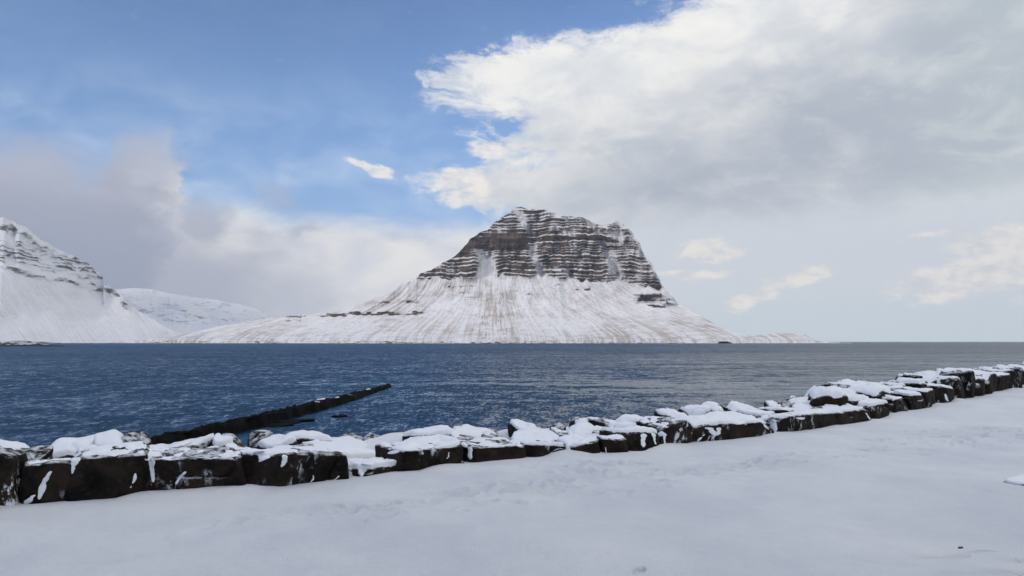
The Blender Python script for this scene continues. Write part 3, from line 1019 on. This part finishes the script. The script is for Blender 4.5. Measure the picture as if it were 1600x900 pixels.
def streak(parent, pts, seed=0, out=.022):
    """snow packed in a crack or clinging to the face of a front block: px column, px row, width in px"""
    a = np.array(pts, float)
    s = np.linspace(0, len(a) - 1, 40)
    px = np.interp(s, range(len(a)), a[:, 0]) + .8 * fbm(s * 1.7, s * 0 + seed, oct=3, seed=5)
    py = np.interp(s, range(len(a)), a[:, 1])
    wd = np.interp(s, range(len(a)), a[:, 2]) * (1 + .32 * fbm(s * 2.6, s * 0 + seed + 7, oct=4, seed=6)) * np.clip((s[-1] - s + .03) / s[-1] * 3.2, 0, 1) ** .8 * np.clip(.35 + s * 2, 0, 1)
    me = parent.data
    Rz = np.array(Euler((0, 0, parent.rotation_euler.z)).to_matrix())
    co = np.empty(len(me.vertices) * 3, np.float32)
    me.vertices.foreach_get('co', co)
    wco = co.reshape(-1, 3) @ Rz.T + np.array(parent.location)
    if parent.name not in _bvh:
        fc = np.empty(len(me.polygons) * 3, np.int32)
        me.polygons.foreach_get('vertices', fc)
        _bvh[parent.name] = BVHTree.FromPolygons([Vector(v_) for v_ in wco], fc.reshape(-1, 3).tolist())
    tree = _bvh[parent.name]
    nc = 11
    V = np.zeros((len(s), nc, 3))
    ok = np.zeros((len(s), nc), bool)
    eye = Vector((0, 0, EYE))
    for i_ in range(len(s)):
        for j, t in enumerate(np.linspace(-1, 1, nc)):
            dr = Vector(((px[i_] + t * wd[i_] / 2 - 800) / F, 1.0, -(py[i_] - HZ) / F)).normalized()
            h_, n_, _i, di = tree.ray_cast(eye, dr)
            dep_ = float(np.interp(px[i_], _wbx, _wbd)) + .10
            if h_ is None or h_.y > dep_ + .28:      # a gap between two blocks, packed with snow
                h_ = eye + dr * (dep_ / dr.y)
                di = dep_
            if h_.z > -.1:
                endf = min(1.0, 4 * (i_ + .5) / len(s), 4 * (len(s) - i_ - .5) / len(s))
                lift_ = min(.4 * wd[i_] / F * di, out) * (1 - t * t) ** .6 * endf - .012
                V[i_, j] = h_ - dr * lift_
                ok[i_, j] = True
    fs = grid_faces(len(s), nc)
    P_ = V.reshape(-1, 3)
    fs = fs[ok.ravel()[fs].all(1)]
    dd = P_[:, 1][fs]
    fs = fs[(dd.max(1) - dd.min(1)) < .30]
    if len(fs) < 8:
        return
    ids, inv = np.unique(fs, return_inverse=True)
    loc = (P_[ids] - np.array(parent.location)) @ Rz
    mesh_obj('snow_streak', loc, inv.reshape(-1, 4), M_SNOW, parent=parent)


for k, pts in ((1, [(38, 716, 1), (39, 735, 4), (43, 760, 4), (50, 785, 10)]), (2, [(94, 726, 3), (86, 738, 8), (78, 752, 11), (74, 768, 12), (71, 784, 17)]), (2, [(50, 786, 20), (60, 774, 9), (68, 766, 6)]),
               (3, [(134, 704, 16), (126, 718, 14), (122, 732, 9), (120, 757, 7)]), (3, [(221, 722, 1.5), (219, 745, 6), (213, 760, 3), (211, 772, 2)]),
               (4, [(241, 709, 14), (245, 722, 10), (247, 742, 8), (248, 766, 2)]), (4, [(300, 728, 5), (291, 740, 7), (284, 750, 6), (277, 760, 3)]),
               (5, [(412, 702, 26), (418, 712, 24), (408, 722, 5)]), (5, [(448, 704, 8), (449, 718, 11), (444, 730, 13)]), (5, [(492, 735, 2), (494, 745, 5), (486, 754, 9)]), (5, [(536, 737, 3), (528, 745, 5), (518, 750, 5)]),
               (6, [(582, 716, 26), (574, 724, 18), (567, 736, 9), (569, 748, 14)]), (7, [(622, 700, 12), (612, 708, 20)]), (7, [(703, 700, 2), (702, 710, 4), (696, 719, 3)]),
               (8, [(734, 692, 14), (736, 704, 10), (736, 719, 9)]), (9, [(885, 690, 5), (887, 700, 6), (890, 708, 5)]), (10, [(945, 680, 2), (945, 692, 3), (946, 706, 2.5)]),
               (12, [(1003, 672, 10), (1002, 686, 12), (1004, 700, 14)]), (12, [(1030, 672, 10), (1032, 684, 14), (1034, 697, 13)]), (12, [(1016, 670, 8), (1020, 686, 6), (1024, 697, 5)]),
               (13, [(1098, 674, 5), (1092, 682, 5), (1086, 688, 5)]), (14, [(1100, 664, 18), (1110, 672, 13), (1116, 684, 3)]), (14, [(1120, 663, 9), (1119, 675, 10), (1116, 680, 8)]),
               (14, [(1180, 652, 3), (1192, 664, 5), (1201, 673, 4)]), (15, [(1201, 650, 16), (1205, 662, 13), (1208, 677, 8)]), (15, [(1246, 650, 20), (1249, 655, 8)]),
               (16, [(1345, 640, 3), (1352, 650, 4), (1357, 657, 4)]), (21, [(1472, 612, 3), (1474, 622, 4), (1478, 628, 4)])):
    streak(front_obj[k], pts, seed=k)
rr = random.Random(77)
def px_for(x, length):
    return length * 20 / (foot(x + 20, 0) - foot(x, 0)).length


x = 1492.0
i = 0
rr = random.Random(77)
while x < 1760:
    wd = px_for(x, rr.uniform(.85, 1.4))
    top = EYE - (rr.uniform(.56, .80))
    yt = HZ + top * F / base_depth(x)
    i += 1
    where = 'standing %s after the forked-streak block, near the right edge' % ordinal(i) if x < 1600 else 'beyond the right edge of the view, %s along' % ordinal(i)
    block(x, x + wd, yt, yt + rr.uniform(-1, 1), rr.uniform(-.05, .1), .9, 'dark snow-topped front block ' + where, seed=500 + i, sub=4, snow=.06, cover=rr.uniform(.42, .66), drip=rr.choice([0, .25, .45]), chops=9, chop=(.66, .9), rough=1.3)
    x += wd * 1.01

# boulders heaped behind the front row: x0, x1, top left, top right, d, depth, snow, cover, label
G2 = 'snow-capped boulders heaped behind the front blocks'
heap = [
    (-90, 20, 690, 690, .75, .9, .10, .45, 'broad white-topped boulder at the left edge behind the leftmost block'),
    (-40, 62, 684, 686, 1.6, .9, .10, .45, 'low snow-covered boulder behind the left edge boulder'),
    (14, 84, 697, 690, .70, .55, .05, 1.05, 'bare dark pointed boulder above the squat brown block'),
    (58, 144, 682, 677, 1.5, .95, .13, .40, 'big boulder under a thick smooth white dome of snow at left'),
    (118, 170, 696, 688, .72, .6, .07, .80, 'dark boulder with a white slab leaning on its left side'),
    (148, 196, 676, 669, 1.6, .8, .11, .45, 'boulder with a humped white cap left of a bare dark knob'),
    (190, 222, 668, 674, 1.7, .7, .04, 1.10, 'bare dark knob of rock, highest point near the foot of the breakwater'),
    (180, 262, 694, 696, .75, .7, .10, .50, 'low boulder with a flat white strip of snow, above the widest dark block'),
    (226, 330, 687, 674, 1.4, .8, .12, .42, 'long smooth white slab-shaped boulder rising to the right, in front of the breakwater'),
    (262, 318, 698, 698, .72, .5, .06, .60, 'small thinly snowed boulder on the inner edge of the widest dark block'),
    (326, 360, 676, 676, 1.4, .5, .12, .40, 'small upright boulder wrapped in snow beside the long white slab'),
    (352, 396, 676, 671, 1.7, .7, .04, 1.00, 'bare brown boulder left of centre in a dark gap of the heap'),
    (392, 440, 668, 667, 2.0, .7, .04, 1.00, 'bare dark boulder dotted with snow at the water side of the dark gap'),
    (310, 372, 695, 698, .80, .5, .08, .50, 'flat little boulder with a white ridge above the join of two long blocks'),
    (372, 424, 690, 688, .95, .6, .09, .55, 'snowy boulder with a pointed white flank below the bare dark boulders'),
    (412, 478, 687, 672, 1.25, .8, .12, .42, 'white tilted boulder slab rising to the right beneath the end of the water gap'),
    (466, 544, 668, 669, 1.6, .8, .12, .45, 'high boulder with a broad white hood and a dark overhanging right end'),
    (440, 512, 693, 690, .75, .55, .06, .72, 'dark boulder with scattered snow clots under the broad white hood'),
    (512, 616, 684, 677, .90, .9, .16, .30, 'large boulder buried in a bulging mass of snow near the middle left'),
    (556, 582, 673, 671, 2.0, .5, .03, 1.10, 'tiny dark boulder peeping over the bulging snow mass'),
    (574, 612, 674, 672, 1.8, .6, .05, .80, 'small boulder half dark half white behind the bulging snow mass'),
    (618, 678, 669, 665, 1.4, .8, .13, .35, 'boulder like a white egg, right of the bulging snow mass'),
    (672, 698, 666, 674, 1.5, .6, .04, .95, 'dark slanting boulder leaning on the white egg-shaped one'),
    (640, 724, 680, 678, .75, .7, .09, .45, 'low white boulder on top of the rounded dark front block'),
    (682, 722, 665, 663, 2.0, .6, .09, .50, 'snowy boulder at the water edge left of a long white slab'),
    (716, 804, 661, 658, 1.9, .7, .10, .50, 'long flat white slab at the water edge with a dark right tip'),
    (722, 766, 671, 670, 1.2, .6, .09, .50, 'small white boulder below the long flat white slab'),
    (762, 806, 672, 668, 1.1, .6, .08, .62, 'boulder with notched dark front below the right end of the long flat slab'),
    (738, 822, 682, 680, .70, .6, .08, .50, 'flat snow-laden boulder above the thick white stripe'),
    (812, 852, 656, 655, 1.7, .7, .11, .50, 'domed white boulder with a dark right side standing against the water'),
    (806, 892, 670, 672, .90, .8, .11, .38, 'wide gently curved white boulder in front of the domed one'),
    (860, 884, 655, 656, 1.8, .5, .04, .85, 'small dark-crowned boulder with one dab of snow'),
    (866, 904, 664, 670, 1.3, .6, .08, .60, 'snow-sided boulder sloping down right beneath the dark-crowned one'),
    (898, 932, 653, 646, 1.9, .7, .10, .50, 'boulder with a white left slope rising against the grey water'),
    (926, 950, 647, 652, 1.8, .6, .03, 1.10, 'black bare wedge of rock beside the white rising slope'),
    (900, 976, 661, 658, 1.1, .8, .11, .42, 'broad white boulder above the wedge shaped front block'),
    (938, 982, 668, 669, .75, .5, .08, .55, 'small snowy boulder with a dark notch above the square brown block'),
    (950, 1002, 650, 647, 1.9, .7, .10, .40, 'smooth white boulder at the water edge near the middle'),
    (984, 1042, 646, 644, 1.6, .8, .11, .40, 'tall white mound of a boulder behind the whitened front block'),
    (982, 1016, 662, 656, .80, .5, .09, .50, 'rounded boulder with an arched dark rim left of the whitened block'),
    (1014, 1056, 655, 648, .85, .6, .10, .45, 'sloping white boulder resting over the whitened front block'),
    (1050, 1092, 640, 635, 1.3, .6, .09, .55, 'white topped boulder with a dark right flank above the bare steep block'),
    (1090, 1124, 635, 633, 1.5, .6, .09, .50, 'small rounded white boulder with a thin dark outline'),
    (1118, 1146, 634, 623, 1.6, .7, .10, .40, 'left half of a white gable of snow, steep rising boulder'),
    (1144, 1164, 624, 636, 1.5, .7, .08, .50, 'right falling side of the white gable, narrow boulder'),
    (1152, 1176, 640, 642, .95, .5, .04, .95, 'dark hollow-faced boulder behind the broad sloping front top'),
    (1162, 1216, 629, 628, 1.9, .8, .11, .40, 'plain flat white boulder beyond the dark hollow-faced one'),
    (1178, 1220, 640, 634, 1.0, .6, .09, .45, 'tilted white boulder with fluted face over the snow filled gap'),
    (1212, 1246, 624, 620, 1.7, .6, .07, .62, 'mottled boulder half dusted with snow near the right middle'),
    (1246, 1264, 615, 616, 2.2, .5, .07, .55, 'little upright white boulder with dark right edge against the water'),
    (1216, 1262, 634, 632, .90, .6, .09, .50, 'white boulder on the left half of the plain brown block'),
    (1262, 1312, 630, 628, .85, .6, .09, .50, 'white boulder on the right half of the plain brown block'),
    (1248, 1300, 624, 618, 1.5, .7, .10, .42, 'rising snow covered boulder in the second row at right'),
]
for i, (x0, x1, yl, yr, d, dp, sn, cv, lab) in enumerate(heap):
    block(x0, x1, yl, yr, d, dp, lab, name='boulder', group=G2, zb=-.1 if d < 1.5 else -.5, seed=700 + i * 5, sub=5, snow=sn * .7, cover=cv + .15, drip=.0, chops=8, chop=(.60, .88), rough=1.15, ty=rf.uniform(.0, .42), yaw=rf.uniform(-.35, .35))

# the far stretch at right: three ranks of boulders
for rank, (d, zt, nm) in enumerate(((.8, .62, 'inner'), (1.45, .68, 'middle'), (2.1, .70, 'outer'))):
    x = 1300.0 - rank * 6
    i = 0
    while x < 1740:
        wd = px_for(x, rr.uniform(.6, 1.15))
        z = zt + rr.uniform(-.12, .12)
        Yf = foot(x, d).y
        yt = HZ + (EYE - z) * F / Yf
        i += 1
        bare = rr.random() < .22
        look = ('darker boulder', 'snow-capped boulder')[not bare]
        lab = '%s in the %s rank of the receding seawall, %s past the plain brown block' % (look, nm, ordinal(i))
        block(x, x + wd, yt + rr.uniform(-1, 1), yt + rr.uniform(-1, 1), d, .75, lab, name='boulder', group=G2, zb=-.3, seed=1000 + rank * 100 + i, sub=4,
              snow=.04 if bare else rr.uniform(.08, .13), cover=.95 if bare else rr.uniform(.55, .72), chops=7, chop=(.62, .88), rough=1.2, ty=rr.uniform(.0, .5), yaw=rr.uniform(-.3, .3))
        x += wd * rr.uniform(.85, 1.0)

# lone boulder half buried in the snow at the right edge
Yb_ = EYE * F / (757 - HZ)
st = make_rock('boulder', ((1618 - 800) / F * Yb_, Yb_ + .18, -.16), .25, (.34, .22, .12), tilt=(.10, 0), seed=1501, sub=5, snow=.035, cover=.62, chops=5)
tag(st, 'lone low snow-capped boulder half out of frame at the right edge of the snowfield', 'boulder')
Yb_ = EYE * F / (846 - HZ)
st = make_rock('stone', ((1486 - 800) / F * Yb_, Yb_, -.02), .6, (.020, .013, .013), seed=1502, sub=3, snow=0, chops=3)
tag(st, 'tiny dark stone poking through the snow at lower right', 'stone')

# ------------------------------------------------------------------ breakwater
n = 420
ys = np.linspace(22.0, 78.0, n)
t_ = (ys - 22) / 56
cxs = np.interp(ys, [22, 34.6, 41, 57, 78], [-16.2, -14.4, -13.6, -12.5, -12.25])
hgt = .68 * (1 - .2 * t_) + .07 * fbm(ys / .9, 0 * ys, oct=4, seed=301)
hgt = hgt * (1 - .35 * ss(.6, .95, t_)) * (1 - .9 * ss(.985, 1.0, t_)) - .08
prof = np.linspace(-1, 1, 21)
wid = .45 * (1 - .2 * t_)
V = []
for j, p in enumerate(prof):
    shape = 1 - ss(.6, 1.0, abs(p))
    xx = cxs + p * wid * (1 + .35 * fbm(ys / .8, 0 * ys + j * .4, oct=3, seed=302)) + (0.9 * ss(.2, 0, t_) * max(p, 0))
    zz = SEA - .35 + (hgt + .35) * shape + .10 * fbm(ys / .7, 0 * ys + j * .7, oct=3, seed=303) * (shape > .02)
    V.append(np.stack([xx, ys, zz], -1))
V = np.stack(V, 1)
bw = mesh_obj('breakwater', V.reshape(-1, 3), grid_faces(n, len(prof), False), M_WET)
tag(bw, 'long low black stone breakwater running straight out into the blue water', 'breakwater')
rsn = np.random.RandomState(4)
for i in range(9):
    yy = rsn.uniform(52, 74) if i < 7 else rsn.uniform(44, 52)
    k = np.argmin(abs(ys - yy))
    v, f = ico(3)
    sc = np.array([rsn.uniform(.12, .3), rsn.uniform(.2, .6), .05])
    c = V[k, 10 + rsn.randint(-2, 3)] + np.array([0, 0, .03])
    vv = v * sc * (1 + .25 * fbm(v[:, 0] * 2 + i, v[:, 1] * 2, v[:, 2] * 2, seed=9)[:, None]) + c
    mesh_obj('snow_patch', vv, f, M_SNOW, parent=bw)

# wet stones awash beside the breakwater and in the shallows
G3 = 'wet stones awash in the shallows'
shoal = [(455, 659, .6, .5, 'flat black wet stone right at the landward foot of the breakwater'), (437, 664, .7, .6, 'largest black wet stone wedged between breakwater and seawall'),
         (476, 657, .7, .35, 'small black stone farthest right of the breakwater foot'), (534, 650, .45, .3, 'single small black stone awash right of the breakwater')]
for i, (px, py, a, b, lab) in enumerate(shoal):
    Y = (EYE - SEA) * F / (py - HZ)
    o = make_rock('shoal_stone', ((px - 800) / F * Y, Y, SEA - .14), rf.uniform(0, 2), (a, b, .13), seed=1600 + i, sub=4, snow=0, mat=M_WET, chops=4)
    tag(o, lab, 'stone', G3)

# ------------------------------------------------------------------ far small things on the opposite shore
v, f = ico(4)
Yi = 2150.0
iv = v * np.array([17, 8, 5.5]) * (1 + .3 * fbm(v[:, 0] * 2.5, v[:, 1] * 2.5, v[:, 2] * 2.5, oct=3, seed=17)[:, None])
isl = mesh_obj('islet', iv, f, M_WET)
isl.location = ((1132 - 800) / F * Yi, Yi, SEA)
tag(isl, 'small black rock islet off the right foot of the banded mountain', 'islet')


def flat_mat(name, c, r=.7):
    m, t, b = new_mat(name)
    P = t.node('ShaderNodeTexCoord').outputs['Object']
    t.put(b.inputs['Base Color'], t.mix(t.ramp(t.noise(P, 1.3, 4, .6), .3, .7), c, tuple(q * .7 for q in c)))
    b.inputs['Roughness'].default_value = r
    return m


def box(name, lo, hi, mat, parent=None):
    v = [(x, y, z) for z in (lo[2], hi[2]) for y in (lo[1], hi[1]) for x in (lo[0], hi[0])]
    return mesh_obj(name, v, [(0, 2, 3, 1), (4, 5, 7, 6), (0, 1, 5, 4), (2, 6, 7, 3), (0, 4, 6, 2), (1, 3, 7, 5)], mat, parent, smooth=False)


M_WALL = flat_mat('dark_boards', (.035, .033, .035))
M_ROOF = flat_mat('dark_roof', (.03, .03, .032))
M_PANE = flat_mat('window_pane', (.12, .14, .17), .2)


def farmhouse(px, py, Y, w_, h_, label):
    r = bpy.data.objects.new('house', None)
    COL.objects.link(r)
    z = EYE + (HZ - py) / F * Y
    r.location = ((px - 800) / F * Y, Y, z)
    tag(r, label, 'house')
    box('wall', (-w_ / 2, -4, -1.5), (w_ / 2, 4, h_), M_WALL, r)
    a, b, e = w_ / 2 + .4, 4.4, h_ + 2.6
    vs = [(-a, -b, h_ + .01), (a, -b, h_ + .01), (a, b, h_ + .01), (-a, b, h_ + .01), (-a, 0, e), (a, 0, e)]
    me = bpy.data.meshes.new('roof')
    me.from_pydata(vs, [], [(0, 1, 5, 4), (2, 3, 4, 5), (0, 4, 3), (1, 2, 5), (0, 3, 2, 1)])
    me.materials.append(M_ROOF)
    ro = bpy.data.objects.new('roof', me)
    COL.objects.link(ro)
    ro.parent = r
    for k in (-.25, .25):
        box('window', (k * w_ - .7, -4.05, .9), (k * w_ + .7, -3.98, 2.2), M_PANE, r)


farmhouse(428, 532.2, 2540, 11, 3.2, 'tiny dark farmhouse on the white flat left of the banded mountain')
farmhouse(161, 536.6, 2800, 16, 2.4, 'low dark shed at the foot of the left snowy mountain by the water')

# dry grass stems at the lower right corner
M_STEM = flat_mat('dry_stem', (.11, .085, .05))
for k, (px, py, lab) in enumerate(((1592, 868, 'few dry grass stems poking out of the snow at the right edge'), (1575, 893, 'sparse dry stems in the lower right corner of the snow'))):
    Y = EYE * F / (py - HZ)
    r = bpy.data.objects.new('grass_tuft', None)
    COL.objects.link(r)
    r.location = ((px - 800) / F * Y, Y, -.03)
    tag(r, lab, 'grass tuft', 'dry grass tufts in the snow')
    for i in range(7):
        a0 = rf.uniform(-.12, .12)
        b0 = rf.uniform(-.05, .05)
        lean = rf.uniform(-.11, .03)
        h = rf.uniform(.02, .05)
        vs = []
        for s in range(6):
            q = s / 5
            wd = .0016 * (1 - .8 * q)
            cx, cz = a0 + lean * q, .02 + h * (q - .35 * q * q)
            for c in range(3):
                vs.append((cx, b0 + wd * math.sin(c * 2.09), cz + wd * math.cos(c * 2.09)))
        fs = [(s * 3 + c, s * 3 + (c + 1) % 3, s * 3 + 3 + (c + 1) % 3, s * 3 + 3 + c) for s in range(5) for c in range(3)]
        mesh_obj('stem', vs, fs, M_STEM, r)

# ------------------------------------------------------------------ haze
HAZE = 3.4e-5
if HAZE:
    hm = bpy.data.materials.new('air')
    hm.use_nodes = True
    hm.node_tree.nodes.clear()
    t = NT(hm.node_tree)
    pv = t.node('ShaderNodeVolumePrincipled')
    pv.inputs['Density'].default_value = HAZE
    pv.inputs['Color'].default_value = (.82, .88, 1.0, 1)
    pv.inputs['Anisotropy'].default_value = .0
    t.l.new(pv.outputs[0], t.node('ShaderNodeOutputMaterial').inputs['Volume'])
    hz = box('haze', (-9000, -4500, SEA - 14), (9000, 14000, 1900), hm)
    tag(hz, kind='stuff')
